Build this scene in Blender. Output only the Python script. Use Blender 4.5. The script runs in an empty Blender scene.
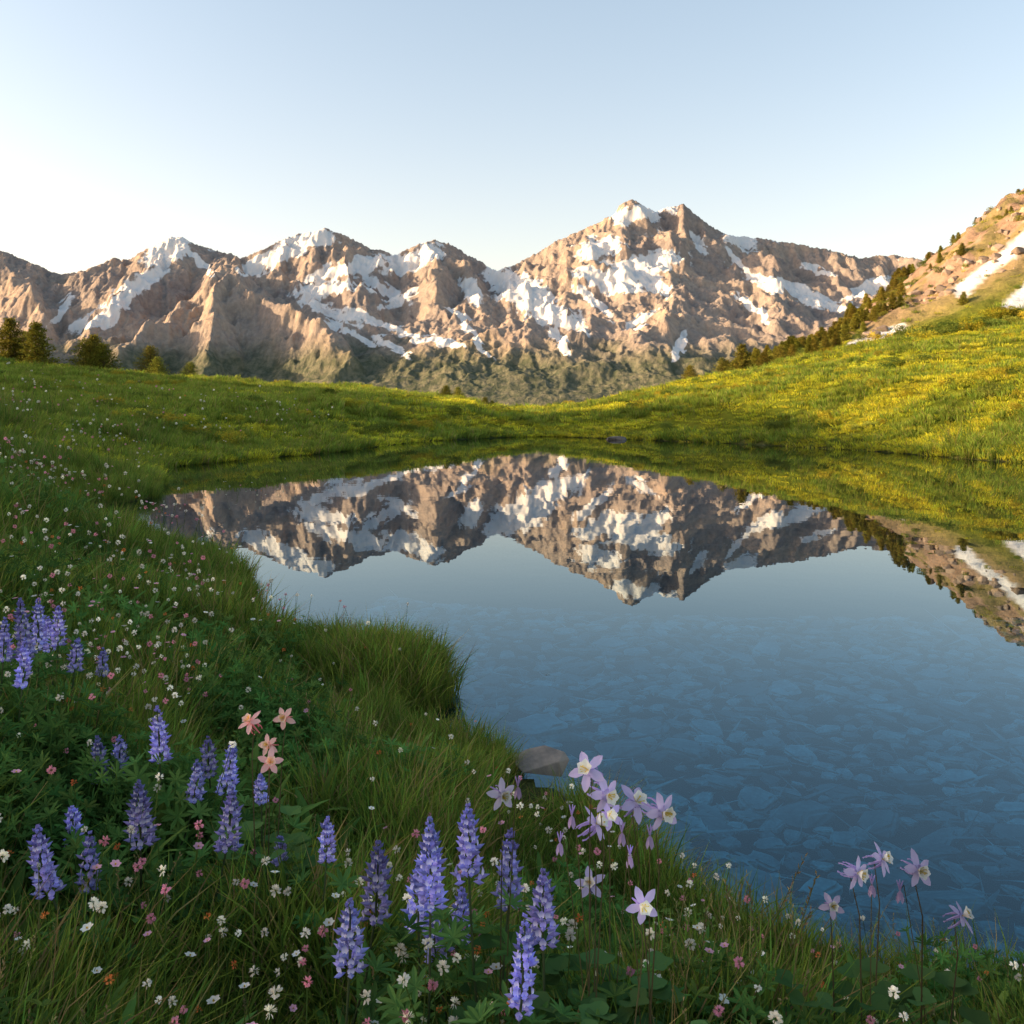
import bpy, math, random
import numpy as np
from mathutils import Vector, Matrix
random.seed(7); rng=np.random.default_rng(7)
scene=bpy.context.scene
H=1.7; F=1000.0
def at(px,py,Y):
    return ((px-512)/F*Y, Y, H-(py-402)/F*Y)
# ---------------- noise
def _h(xi,yi,s):
    h=(xi.astype(np.int64)*374761393+yi.astype(np.int64)*668265263+s*144269503)&0xffffffff
    h=((h^(h>>13))*1274126177)&0xffffffff
    h=h^(h>>16)
    return h.astype(np.float64)/4294967296.0*2*np.pi
def pn(x,y,s=0):
    x=np.asarray(x,float); y=np.asarray(y,float)
    xi=np.floor(x); yi=np.floor(y); fx=x-xi; fy=y-yi
    u=fx*fx*fx*(fx*(fx*6-15)+10); v=fy*fy*fy*(fy*(fy*6-15)+10)
    def g(i,j):
        a=_h(xi+i,yi+j,s); return np.cos(a)*(fx-i)+np.sin(a)*(fy-j)
    a=g(0,0);b=g(1,0);c=g(0,1);d=g(1,1)
    return 1.5*((a*(1-u)+b*u)*(1-v)+(c*(1-u)+d*u)*v)
def fbm(x,y,o=5,s=0,gain=.5):
    r=0;a=1;n=0
    for i in range(o):
        r=r+a*pn(x*2**i+i*17.3,y*2**i-i*9.1,s+i); n+=a; a*=gain
    return r/n
def ridged(x,y,o=5,s=0,gain=.5):
    r=0;a=1;n=0
    for i in range(o):
        r=r+a*(1-2*np.abs(pn(x*2**i+i*7.3,y*2**i-i*5.1,s+i))); n+=a; a*=gain
    return r/n
def sm(a,b,x):
    t=np.clip((x-a)/(b-a),0,1); return t*t*(3-2*t)
# ---------------- lake outline
LK=[(.15,4.3),(-.06,4.6),(-.36,4.85),(-.66,5.15),(-.70,5.4),(-.42,5.6),(-.5,6.2),(-.95,6.6),(-1.45,7.0),(-2.1,7.4),(-2.35,8.1),(-2.3,8.8),(-2.9,10.2),(-4.2,11.8),(-5.7,13.7),(-7.1,15.6),(-6.4,17.5),(-7.0,20),(-8.3,23.3),(-8.9,26),(-7.9,29),(-5.7,35),(-3.7,43),(1.4,49),(5.7,44.7),(9.6,40),(12.5,34),(14.5,28),(19,22),(22,14),(20,7),(14,3.2),(7,2.7),(2.4,2.6),(1.6,2.65),(1.0,2.85),(.6,3.2),(.35,3.75)]
def catmull(P,n=5):
    P=np.array(P);N=len(P);out=[]
    for i in range(N):
        p0,p1,p2,p3=P[i-1],P[i],P[(i+1)%N],P[(i+2)%N]
        for k in range(n):
            t=k/n
            out.append(.5*((2*p1)+(-p0+p2)*t+(2*p0-5*p1+4*p2-p3)*t*t+(-p0+3*p1-3*p2+p3)*t**3))
    return np.array(out)
LP=catmull(LK)
def lake_d(X,Y):
    X=np.asarray(X,float).ravel();Y=np.asarray(Y,float).ravel()
    best=np.full(X.shape,1e9);ins=np.zeros(X.shape,bool)
    for i in range(len(LP)):
        ax,ay=LP[i-1];bx,by=LP[i];dx=bx-ax;dy=by-ay
        t=np.clip(((X-ax)*dx+(Y-ay)*dy)/(dx*dx+dy*dy+1e-12),0,1)
        best=np.minimum(best,(X-ax-t*dx)**2+(Y-ay-t*dy)**2)
        if ay!=by:
            c=((ay>Y)!=(by>Y))&(X<(bx-ax)*(Y-ay)/(by-ay)+ax); ins^=c
    d=np.sqrt(best); d=np.where(ins,-d,d)
    R=np.hypot(X,Y)
    return d+.12*np.clip(R/8,.4,3)*fbm(X*1.1/np.clip(R/12,1,3),Y*1.1/np.clip(R/12,1,3),3,5)
ROWS=[
 (12,[-1.4,-.9,-.512,-.332,-.212,-.06,.1,.3,.5,.8,1.4],[1.6,1.4,1.0,.75,.5,.4,.4,.5,.6,.8,1.5]),
 (30,[-1.4,-.9,-.512,-.332,-.212,-.06,.1,.3,.5,.8,1.4],[3,2.2,1.3,.9,.7,.6,.6,1.0,1.8,4,8]),
 (70,[-1.4,-.9,-.512,-.332,-.212,-.132,-.06,-.01,.033,.088,.188,.338,.512,.8,1.4],
     [H+70*e for e in [.12,.08,.036,.022,.016,.013,.001,-.007,-.009,.0,.021,.052,.074,.15,.3]]),
 (115,[-1.4,-.9,-.512,-.332,-.2,.088,.188,.225,.318,.358,.418,.468,.512,.8,1.4],
     [9,6,3,1,-3,-4,2.5,H+115*.030,H+115*.058,H+115*.09,H+115*.127,H+115*.168,H+115*.202,H+115*.34,H+115*.42]),
 (180,[-1.4,-.5,.2,.35,.512,.8,1.4],[0,-6,-8,4,18,40,55]),
 (420,[-1.4,1.4],[-30,-30])]
def ground_z(X,Y,d=None,detail=True):
    X=np.asarray(X,float).ravel();Y=np.asarray(Y,float).ravel()
    t=np.clip(X/np.maximum(Y,8),-1.4,1.4)
    vals=[np.interp(t,r[1],r[2]) for r in ROWS]; ys=[r[0] for r in ROWS]
    zt=vals[0].copy()
    for i in range(1,len(ROWS)):
        k=np.clip((Y-ys[i-1])/(ys[i]-ys[i-1]),0,1)
        if i in(3,4): k=k*k*(3-2*k)
        zt=np.where(Y>ys[i-1],vals[i-1]*(1-k)+vals[i]*k,zt)
    zn=.28+.32*sm(.2,2.6,-X)+.03*np.clip(-X-2.5,0,40)+.02*np.clip(-Y,0,100)
    k=sm(4,14,Y); zt=zn*(1-k)+zt*k
    shade_hill=17*np.exp(-((X+64)/19)**2-((Y-12)/52)**4)  # unseen rise left of view, added and shaped to shade foreground and meadow
    far=np.hypot(X,Y)
    zt=zt+shade_hill
    zt=np.where(far>300,zt+( -30-zt)*sm(300,500,far),zt)
    if d is None:
        d=np.full(X.shape,50.); m=far<90; d[m]=lake_d(X[m],Y[m])
    w=np.clip(1.5+.13*Y,1,6)
    b=sm(0,1,d/w)
    z=.03+(zt-.03)*(.86*b+.14*np.clip(d/.5,0,1))
    if detail:
        amp=np.clip(d,0,1)*np.clip(far/30,.25,3)
        z=z+amp*(.10*fbm(X/1.3,Y/1.3,3,11)+.26*fbm(X/7,Y/7,3,12))
        hm=sm(.25,.5,t)*sm(75,100,Y)*(1-sm(300,400,far))
        z=z+hm*(3.2*ridged(X/15,Y/15,6,31,.58)-.9)
        z=np.where(far<90,np.maximum(z,.035),z)
    bed=-.04-.65*(1-np.exp(np.minimum(d,0)/1.3))-.02*np.clip(-d,0,10)+.03*pn(X*2,Y*2,4)
    return np.where(d<0,bed,z)
# ---------------- mesh utils
def grid_mesh(name,V,nr,nc,wrap=False):
    me=bpy.data.meshes.new(name)
    idx=np.arange(nr*nc).reshape(nr,nc)
    if wrap:
        a=idx[:-1];b=np.roll(idx,-1,1)[:-1];c=np.roll(idx,-1,1)[1:];d=idx[1:]
    else:
        a=idx[:-1,:-1];b=idx[:-1,1:];c=idx[1:,1:];d=idx[1:,:-1]
    f=np.stack([a,b,c,d],-1).reshape(-1,4)
    me.vertices.add(len(V)); me.vertices.foreach_set('co',V.astype(np.float32).ravel())
    me.loops.add(f.size); me.loops.foreach_set('vertex_index',f.ravel().astype(np.int32))
    me.polygons.add(len(f)); me.polygons.foreach_set('loop_start',np.arange(0,f.size,4,dtype=np.int32))
    me.polygons.foreach_set('use_smooth',np.ones(len(f),bool))
    me.update(); me.validate()
    ob=bpy.data.objects.new(name,me); scene.collection.objects.link(ob); return ob
def fattr(me,name,v):
    a=me.attributes.new(name,'FLOAT','POINT'); a.data.foreach_set('value',np.asarray(v,np.float32).ravel())
class MB:
    def __init__(s): s.v=[];s.f=[];s.c=[]
    def add(s,vs,fs,col):
        o=len(s.v); s.v+= [tuple(p) for p in vs]; s.f+=[tuple(i+o for i in f) for f in fs]
        if isinstance(col,list): s.c+=col
        else: s.c+=[col]*len(vs)
    def tube(s,pts,rads,col,n=5):
        vs=[];fs=[]
        for i,(p,r) in enumerate(zip(pts,rads)):
            p=Vector(p); q=Vector(pts[min(i+1,len(pts)-1)])-Vector(pts[max(i-1,0)]); q.normalize()
            a=q.orthogonal().normalized(); b=q.cross(a)
            for k in range(n):
                an=2*math.pi*k/n; vs.append(p+a*(r*math.cos(an))+b*(r*math.sin(an)))
        for i in range(len(pts)-1):
            for k in range(n):
                fs.append((i*n+k,i*n+(k+1)%n,(i+1)*n+(k+1)%n,(i+1)*n+k))
        s.add(vs,fs,col)
    def leaf(s,base,d,side,L,W,col,up=None,fold=.25,droop=0,tipcol=None):
        base=Vector(base);d=Vector(d).normalized();side=Vector(side).normalized()
        n=d.cross(side).normalized()
        ks=[(.3,.85),(.62,1.0),(.86,.55)]
        L_=[];M_=[];R_=[]
        for k,w in ks:
            m=base+d*(L*k)-Vector((0,0,1))*(droop*L*k*k)
            M_.append(m); L_.append(m+side*(W*.5*w)+n*(fold*W*w*.5)); R_.append(m-side*(W*.5*w)+n*(fold*W*w*.5))
        tip=base+d*L-Vector((0,0,1))*(droop*L)
        vs=[base]+[x for t in zip(L_,M_,R_) for x in t]+[tip]
        fs=[(0,2,1),(0,3,2),(1,2,5,4),(2,3,6,5),(4,5,8,7),(5,6,9,8),(7,8,10),(8,9,10)]
        c=[col]*11
        if tipcol: c=[col]*4+[tuple((a+b)/2 for a,b in zip(col,tipcol))]*3+[tipcol]*4
        s.add(vs,fs,c)
    def card(s,base,d,side,L,W,col):
        base=Vector(base);d=Vector(d).normalized();side=Vector(side).normalized()
        m=base+d*L*.5
        s.add([base,m+side*W*.5,base+d*L,m-side*W*.5],[(0,1,2,3)],col)
    def obj(s,name,mat,link=True,smooth=False):
        me=bpy.data.meshes.new(name); me.from_pydata(s.v,[],s.f); 
        a=me.color_attributes.new('Col','FLOAT_COLOR','POINT')
        a.data.foreach_set('color',np.array([(c[0],c[1],c[2],1) for c in s.c],np.float32).ravel())
        me.materials.append(mat)
        if smooth: me.polygons.foreach_set('use_smooth',[True]*len(me.polygons))
        me.update(); ob=bpy.data.objects.new(name,me)
        if link: scene.collection.objects.link(ob)
        return ob
# ---------------- materials
def newmat(n):
    m=bpy.data.materials.new(n); m.use_nodes=True; nt=m.node_tree; nt.nodes.clear(); return m,nt
def N(nt,t,**k):
    n=nt.nodes.new(t)
    for a,b in k.items(): setattr(n,a,b)
    return n
def noise(nt,scale,detail=6,rough=.6,vec=None):
    n=N(nt,'ShaderNodeTexNoise'); n.inputs['Scale'].default_value=scale; n.inputs['Detail'].default_value=detail; n.inputs['Roughness'].default_value=rough
    if vec: nt.links.new(vec,n.inputs['Vector'])
    return n
def ramp(nt,src,stops):
    r=N(nt,'ShaderNodeValToRGB'); e=r.color_ramp.elements
    while len(e)>1: e.remove(e[-1])
    e[0].position=stops[0][0]; e[0].color=(*stops[0][1],1)
    for p,c in stops[1:]:
        x=e.new(p); x.color=(*c,1)
    nt.links.new(src,r.inputs[0]); return r
def mixc(nt,f,a,b,mode='MIX'):
    m=N(nt,'ShaderNodeMix',data_type='RGBA',blend_type=mode)
    for s,i in((f,0),(a,6),(b,7)):
        if hasattr(s,'links') : nt.links.new(s,m.inputs[i])
        elif i==0: m.inputs[0].default_value=s
        else: m.inputs[i].default_value=(*s,1)
    return m.outputs[2]
def plant_mat(name,trans=.35,gain=1.0,hv=.03):
    m,nt=newmat(name); L=nt.links
    a=N(nt,'ShaderNodeAttribute',attribute_name='Col'); oi=N(nt,'ShaderNodeObjectInfo')
    hs=N(nt,'ShaderNodeHueSaturation'); L.new(a.outputs['Color'],hs.inputs['Color'])
    mr=N(nt,'ShaderNodeMapRange'); L.new(oi.outputs['Random'],mr.inputs[0]); mr.inputs[3].default_value=.5-hv; mr.inputs[4].default_value=.5+hv*.6
    L.new(mr.outputs[0],hs.inputs['Hue'])
    mu=N(nt,'ShaderNodeMath',operation='MULTIPLY'); L.new(oi.outputs['Random'],mu.inputs[0]); mu.inputs[1].default_value=37.31
    fr=N(nt,'ShaderNodeMath',operation='FRACT'); L.new(mu.outputs[0],fr.inputs[0])
    m2=N(nt,'ShaderNodeMapRange'); L.new(fr.outputs[0],m2.inputs[0]); m2.inputs[3].default_value=.65*gain; m2.inputs[4].default_value=1.3*gain
    L.new(m2.outputs[0],hs.inputs['Value'])
    p=N(nt,'ShaderNodeBsdfDiffuse')
    tr=N(nt,'ShaderNodeBsdfTranslucent'); mx=N(nt,'ShaderNodeMixShader'); mx.inputs[0].default_value=trans
    L.new(hs.outputs[0],p.inputs['Color']); L.new(hs.outputs[0],tr.inputs['Color'])
    L.new(p.outputs[0],mx.inputs[1]); L.new(tr.outputs[0],mx.inputs[2])
    o=N(nt,'ShaderNodeOutputMaterial'); L.new(mx.outputs[0],o.inputs[0]); return m
M_leaf=plant_mat('foliage',.38,1.5); M_petal=plant_mat('petals',.4,1.15,.012); M_clump=plant_mat('meadow_foliage',.42,1.85,.02)
M_needle=plant_mat('needles',.28,1.6)
def mk_ground():
    m,nt=newmat('meadow_ground'); L=nt.links
    g=N(nt,'ShaderNodeNewGeometry')
    n1=noise(nt,.25,4,.65,g.outputs['Position']); n2=noise(nt,2.5,5,.7,g.outputs['Position'])
    c1=ramp(nt,n1.outputs[0],[(.3,(.08,.115,.015)),(.5,(.17,.19,.022)),(.7,(.25,.23,.03))]).outputs[0]
    c1=mixc(nt,.6,c1,ramp(nt,n2.outputs[0],[(.3,(.35,.35,.3)),(.7,(1.2,1.2,1.1))]).outputs[0],'MULTIPLY')
    n3=noise(nt,.5,6,.75,g.outputs['Position']); 
    dirt=ramp(nt,n3.outputs[0],[(.32,(.10,.075,.055)),(.45,(.28,.19,.13)),(.6,(.38,.26,.18)),(.75,(.46,.34,.25))]).outputs[0]
    ad=N(nt,'ShaderNodeAttribute',attribute_name='dirt'); asn=N(nt,'ShaderNodeAttribute',attribute_name='snow'); ab=N(nt,'ShaderNodeAttribute',attribute_name='bed'); am=N(nt,'ShaderNodeAttribute',attribute_name='mud')
    c=mixc(nt,ad.outputs['Fac'],c1,dirt); c=mixc(nt,asn.outputs['Fac'],c,(.72,.71,.71)); c=mixc(nt,am.outputs['Fac'],c,(.035,.035,.02))
    bedc=ramp(nt,n2.outputs[0],[(.3,(.02,.025,.022)),(.7,(.065,.07,.06))]).outputs[0]
    c=mixc(nt,ab.outputs['Fac'],c,bedc)
    p=N(nt,'ShaderNodeBsdfDiffuse')
    L.new(c,p.inputs['Color'])
    bu=N(nt,'ShaderNodeBump'); bu.inputs['Strength'].default_value=.8; bu.inputs['Distance'].default_value=.3
    L.new(n2.outputs[0],bu.inputs['Height']); L.new(bu.outputs[0],p.inputs['Normal'])
    o=N(nt,'ShaderNodeOutputMaterial'); L.new(p.outputs[0],o.inputs[0]); return m
def mk_mtn():
    m,nt=newmat('alpine_rock'); L=nt.links
    g=N(nt,'ShaderNodeNewGeometry')
    n1=noise(nt,.005,4,.6,g.outputs['Position']); 
    mp=N(nt,'ShaderNodeMapping'); L.new(g.outputs['Position'],mp.inputs[0]); mp.inputs['Scale'].default_value=(1,.7,.8)
    n2=noise(nt,.07,6,.7,mp.outputs[0])
    rock=ramp(nt,n1.outputs[0],[(.3,(.29,.245,.225)),(.5,(.37,.305,.26)),(.7,(.45,.35,.275))]).outputs[0]
    rock=mixc(nt,.75,rock,ramp(nt,n2.outputs[0],[(.3,(.55,.55,.58)),(.7,(1.2,1.17,1.1))]).outputs[0],'MULTIPLY')
    ag=N(nt,'ShaderNodeAttribute',attribute_name='green'); asn=N(nt,'ShaderNodeAttribute',attribute_name='snow')
    gc=ramp(nt,n2.outputs[0],[(.42,(.06,.08,.045)),(.6,(.15,.15,.095))]).outputs[0]
    c=mixc(nt,ag.outputs['Fac'],rock,gc)
    ad=N(nt,'ShaderNodeMath',operation='ADD'); L.new(asn.outputs['Fac'],ad.inputs[0])
    ms=N(nt,'ShaderNodeMath',operation='MULTIPLY_ADD'); L.new(n2.outputs[0],ms.inputs[0]); ms.inputs[1].default_value=.65; ms.inputs[2].default_value=-.325
    L.new(ms.outputs[0],ad.inputs[1])
    sr=N(nt,'ShaderNodeMapRange',interpolation_type='SMOOTHSTEP'); L.new(ad.outputs[0],sr.inputs[0]); sr.inputs[1].default_value=.44; sr.inputs[2].default_value=.56
    c=mixc(nt,sr.outputs[0],c,(.68,.65,.62))
    p=N(nt,'ShaderNodeBsdfDiffuse')
    L.new(c,p.inputs['Color'])
    bu=N(nt,'ShaderNodeBump'); bu.inputs['Distance'].default_value=7
    inv=N(nt,'ShaderNodeMapRange'); L.new(sr.outputs[0],inv.inputs[0]); inv.inputs[3].default_value=1.0; inv.inputs[4].default_value=.1; L.new(inv.outputs[0],bu.inputs['Strength'])
    L.new(n2.outputs[0],bu.inputs['Height']); L.new(bu.outputs[0],p.inputs['Normal'])
    o=N(nt,'ShaderNodeOutputMaterial'); L.new(p.outputs[0],o.inputs[0]); return m
def mk_water():
    m,nt=newmat('lake_water'); L=nt.links
    g=N(nt,'ShaderNodeNewGeometry')
    n=noise(nt,1.6,2,.5,g.outputs['Position'])
    bu=N(nt,'ShaderNodeBump'); bu.inputs['Strength'].default_value=.06; bu.inputs['Distance'].default_value=.01; L.new(n.outputs[0],bu.inputs['Height'])
    fr=N(nt,'ShaderNodeFresnel'); fr.inputs[0].default_value=1.44; L.new(bu.outputs[0],fr.inputs['Normal'])
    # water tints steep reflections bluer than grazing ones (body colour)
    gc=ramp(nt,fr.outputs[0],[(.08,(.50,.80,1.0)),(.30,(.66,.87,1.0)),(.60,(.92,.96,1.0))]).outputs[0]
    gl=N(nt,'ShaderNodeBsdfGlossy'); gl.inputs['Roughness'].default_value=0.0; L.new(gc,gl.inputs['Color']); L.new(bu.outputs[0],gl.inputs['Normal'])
    tr=N(nt,'ShaderNodeBsdfTransparent'); tr.inputs[0].default_value=(.34,.76,.98,1)
    mx=N(nt,'ShaderNodeMixShader'); L.new(fr.outputs[0],mx.inputs[0]); L.new(tr.outputs[0],mx.inputs[1]); L.new(gl.outputs[0],mx.inputs[2])
    o=N(nt,'ShaderNodeOutputMaterial'); L.new(mx.outputs[0],o.inputs[0]); return m
def mk_stone(name,a,b):
    m,nt=newmat(name); L=nt.links
    tc=N(nt,'ShaderNodeTexCoord'); n=noise(nt,9,5,.65,tc.outputs['Object']); oi=N(nt,'ShaderNodeObjectInfo')
    c=ramp(nt,n.outputs[0],[(.3,a),(.7,b)]).outputs[0]
    c=mixc(nt,.9,c,ramp(nt,oi.outputs['Random'],[(0,(.30,.30,.30)),(1,(1.2,1.15,1.1))]).outputs[0],'MULTIPLY')
    p=N(nt,'ShaderNodeBsdfPrincipled'); p.inputs['Roughness'].default_value=.8; L.new(c,p.inputs['Base Color'])
    bu=N(nt,'ShaderNodeBump'); bu.inputs['Strength'].default_value=.5; bu.inputs['Distance'].default_value=.02; L.new(n.outputs[0],bu.inputs['Height']); L.new(bu.outputs[0],p.inputs['Normal'])
    o=N(nt,'ShaderNodeOutputMaterial'); L.new(p.outputs[0],o.inputs[0]); return m
# ---------------- ground terrain (polar sheet)
na=1100
u=np.linspace(-1,1,na,endpoint=False)
ang=np.pi/2+np.pi*(0.32*u+.68*u**3)
rad=np.r_[.25*(60/.25)**np.linspace(0,1,250,endpoint=False),np.linspace(60,140,170,endpoint=False),140*(9000/140)**np.linspace(0,1,80)]
nr=len(rad)
A,R=np.meshgrid(ang,rad); GX=(R*np.cos(A)).ravel(); GY=(R*np.sin(A)).ravel()
far=np.hypot(GX,GY); d=np.full(GX.shape,50.); mm=far<90; d[mm]=lake_d(GX[mm],GY[mm])
GZ=ground_z(GX,GY,d)
g=grid_mesh('meadow_terrain',np.stack([GX,GY,GZ],1),nr,na,wrap=True)
g.data.flip_normals()
PX=512+F*GX/np.maximum(GY,1); PY=402-F*(GZ-H)/np.maximum(GY,1)
tn=fbm(GX/9,GY/9,4,3)
def seg(px,py,a,b,w):
    ax,ay=a;bx,by=b;dx=bx-ax;dy=by-ay
    t=np.clip(((px-ax)*dx+(py-ay)*dy)/(dx*dx+dy*dy),0,1)
    dd=np.hypot(px-ax-t*dx,py-ay-t*dy)
    return 1-dd/w
low=np.interp(PX,[800,850,920,1024,1200],[339,344,337,326,303])
dirt=sm(0,12,(low-PY)+14*tn)*sm(80,95,GY)*sm(820,860,PX)*(far<300)
upper=np.interp(PX,[850,930,1024,1200],[318,290,245,170])
rocky=sm(-4,12,(upper-PY)+18*tn)
dirt=dirt*(1-.45*rocky*(fbm(GX/4,GY/4,3,8)>0.05))
sn=np.zeros_like(GX)
wq=fbm(GX/6,GY/6,3,6)
for a,b,w in[((960,290),(1030,236),8),((1006,314),(1034,288),10),((850,345),(905,328),5)]:
    sn=np.maximum(sn,sm(0,.3,seg(PX+5*wq,PY+4*wq,a,b,w)))
sn=sn*(GY>80)*(far<300)
fattr(g.data,'dirt',dirt); fattr(g.data,'snow',sn); fattr(g.data,'bed',(d<.0).astype(float)); fattr(g.data,'mud',.8*(1-sm(.1,.9,d))*(d>=0))
g.data.materials.append(mk_ground())
# ---------------- water
wv=[(-16,1.8),(-16,52),(-4,56),(8,56),(34,40),(36,1.6),(2,1.9),(-.5,2.1)]
me=bpy.data.meshes.new('lake_water'); me.from_pydata([(x,y,0) for x,y in wv][::-1],[],[list(range(len(wv)))]); 
w=bpy.data.objects.new('lake_water',me); scene.collection.objects.link(w); me.materials.append(mk_water())
# ---------------- mountains
SK=[(-300,230),(-150,262),(-60,240),(0,250),(30,262),(60,275),(85,270),(110,260),(130,258),(150,248),(170,237),(182,238),(205,247),(240,258),(262,250),(285,238),(300,235),(325,228),(345,235),(370,248),(395,255),(420,243),(435,240),(450,245),(475,258),(498,272),(520,262),(545,248),(570,235),(600,222),(614,215),(620,203),(632,199),(642,206),(655,211),(683,204),(700,218),(725,235),(760,238),(790,243),(830,250),(860,258),(890,255),(915,258),(950,268),(1024,275),(1200,250),(1400,270)]
skx=[p[0] for p in SK]; sky_=[p[1] for p in SK]
nc=1500; nrw=620
tt=np.linspace(-.80,.85,nc); yy=1400*(3500/1400)**np.linspace(0,1,nrw)
T,YY=np.meshgrid(tt,yy); X=T*YY; Y=YY.copy()
wx=X+60*fbm(X/380,Y/380,4,41)+18*fbm(X/110,Y/110,3,43); wy=Y+60*fbm(X/380,Y/380,4,42)+18*fbm(X/110,Y/110,3,44)
ridges=[([(p[0],p[1],3050+(60*math.sin(i*1.7))) for i,p in enumerate(SK)],.78)]
SP=[
 [(0,250,3000),(20,290,2700),(40,325,2400)],
 [(85,270,3000),(75,300,2700),(60,335,2400)],
 [(172,237,3050),(150,268,2750),(120,295,2550),(95,325,2350)],
 [(240,258,3000),(232,275,2350),(190,298,2250),(150,328,2100),(118,350,1950)],
 [(232,275,2350),(268,298,2250),(310,328,2100),(345,360,1950)],
 [(232,275,2350),(215,320,2150),(205,360,1950)],
 [(325,228,3050),(345,270,2750),(365,305,2500),(380,342,2250),(400,375,2000)],
 [(285,238,3050),(300,280,2700),(330,320,2400)],
 [(435,240,2950),(425,272,2700),(440,306,2450),(452,342,2200),(455,378,1950)],
 [(435,240,2950),(478,280,2700),(500,320,2400),(512,368,2100)],
 [(600,222,3050),(575,258,2800),(555,295,2600),(550,330,2350)],
 [(683,204,3000),(682,245,2750),(665,282,2520),(605,310,2300),(575,343,2150),(540,378,2000)],
 [(605,310,2300),(625,348,2100),(640,378,1950)],
 [(632,199,3050),(628,232,2880),(640,255,2750)],
 [(680,255,2700),(715,295,2420),(750,325,2250),(720,358,2100),(700,382,1950)],
 [(725,235,3050),(745,272,2750),(790,305,2500),(820,332,2300)],
 [(790,243,3050),(830,282,2700),(880,312,2450)],
 [(860,258,3050),(900,298,2700)]]
for s_ in SP: ridges.append((s_,1.0))
Z=np.full(X.shape,-1e9)
for pts,sl in ridges:
    P=[at(*p) for p in pts]
    for a,b in zip(P[:-1],P[1:]):
        dx=b[0]-a[0];dy=b[1]-a[1]
        q=np.clip(((wx-a[0])*dx+(wy-a[1])*dy)/(dx*dx+dy*dy),0,1)
        dist=np.hypot(wx-a[0]-q*dx,wy-a[1]-q*dy)
        dc=np.minimum(dist,700)
        z=a[2]+(b[2]-a[2])*q-sl*(dc-.00042*dc*dc)-sl*.4*(dist-dc)
        Z=np.maximum(Z,z)
floor=-50+.05*(Y-1450)+np.clip(Y-2100,0,900)*.10; k_=22.; 
Z=k_*np.logaddexp(Z/k_,floor/k_)
env=sm(-60,160,Z)
gx=X+60*fbm(X/200,Y/200,3,47)
gul=ridged(gx/95,wy/230,5,51,.5)
gul2=ridged((wx+wy*.6)/170,(wy-wx*.4)/190,5,55,.5)
big=ridged(wx/320,wy/420,3,61)
fg=ridged((X+12*fbm(X/60,Y/60,2,75))/42,Y/150,3,73,.5)
Z=Z+env*(24*(gul-.3)+28*(gul2-.3)+34*(big-.3)+10*(fg-.3)+6*ridged(X/30,Y/40,4,71,.6))
Z=Z-90*sm(1650,1400,Y)
emax=((Z-H)/Y).max(0)
skt=np.interp(tt*F+512,skx,sky_)+4.0*fbm(tt*F/17,tt*0,4,15,.6)
tgt=(402-skt)/F
ratio=tgt/emax; ratio=np.convolve(np.pad(ratio,2,'edge'),np.array([1,2,3,2,1])/9,'valid')
Z=H+(Z-H)*np.where(Z>0,ratio[None,:],1)
V=np.stack([X.ravel(),Y.ravel(),Z.ravel()],1)
mt=grid_mesh('mountain_range',V,nrw,nc)
px=512+F*T; py=402-F*(Z-H)/Y
Pg=np.stack([X,Y,Z],-1); du=np.gradient(Pg,axis=1); dv=np.gradient(Pg,axis=0)
nn=np.cross(du,dv); nn/=np.linalg.norm(nn,axis=-1,keepdims=True); nz=np.abs(nn[...,2])
PA=[(165,252,28,14,-30),(150,275,28,12,-40),(120,300,30,10,-50),(100,320,32,8,-20),(60,310,22,5,-50),(290,250,50,10,-25),(318,236,22,9,10),(350,268,52,10,-15),(325,290,38,9,-10),(408,262,32,11,-15),(430,252,16,9,0),(520,290,38,19,25),(545,312,44,15,20),(500,280,22,14,60),(640,213,40,10,-8),(600,248,28,11,-10),(640,268,50,15,-15),(610,280,40,13,10),(655,285,22,9,30),(740,240,20,9,20),(775,283,36,8,15),(810,298,34,7,20),(870,288,30,8,-25),(680,345,18,5,-60),(345,330,36,4,25),(370,320,46,5,20),(430,340,36,4,10),(470,330,36,4,50),(390,345,24,4,30),(330,312,36,6,25),(640,320,22,5,-30),(755,310,30,4,40),(850,310,26,4,20),(255,268,18,8,0),(560,340,18,6,60),(385,290,30,8,30),(470,290,20,9,60),(740,265,24,4,50),(700,240,16,4,60),(820,270,26,4,15),(200,262,22,4,40),(400,300,24,5,-30),(590,300,30,5,40)]
ex=np.zeros(px.shape)
wpx=px+9*fbm(X/80,Y/80,3,81); wpy=py+8*fbm(X/70,Y/70,3,82)
for cx,cy,rx,ry,an in PA:
    a=math.radians(an); dx=wpx-cx; dy=wpy-cy
    p_=(dx*math.cos(a)+dy*math.sin(a))/rx; q_=(-dx*math.sin(a)+dy*math.cos(a))/ry
    ex=np.maximum(ex,1.3-.75*np.sqrt(p_*p_+q_*q_))
alt=sm(375,265,py)
low_=-(.45*gul+.25*gul2+.30*fg)
streak=.66+1.0*low_+.40*fbm(X/180,Y/180,3,92)
snow=np.maximum(.98*ex-.20*(fg-.3)-.14*(gul-.3),streak*alt*.82)
snow-= .22*sm(.66,.42,nz)
fattr(mt.data,'snow',np.clip(snow,0,1.2))
gr=sm(332,368,py+18*fbm(X/120,Y/120,4,95)+2)*.88
fattr(mt.data,'green',gr)
mt.data.materials.append(mk_mtn())
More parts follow.
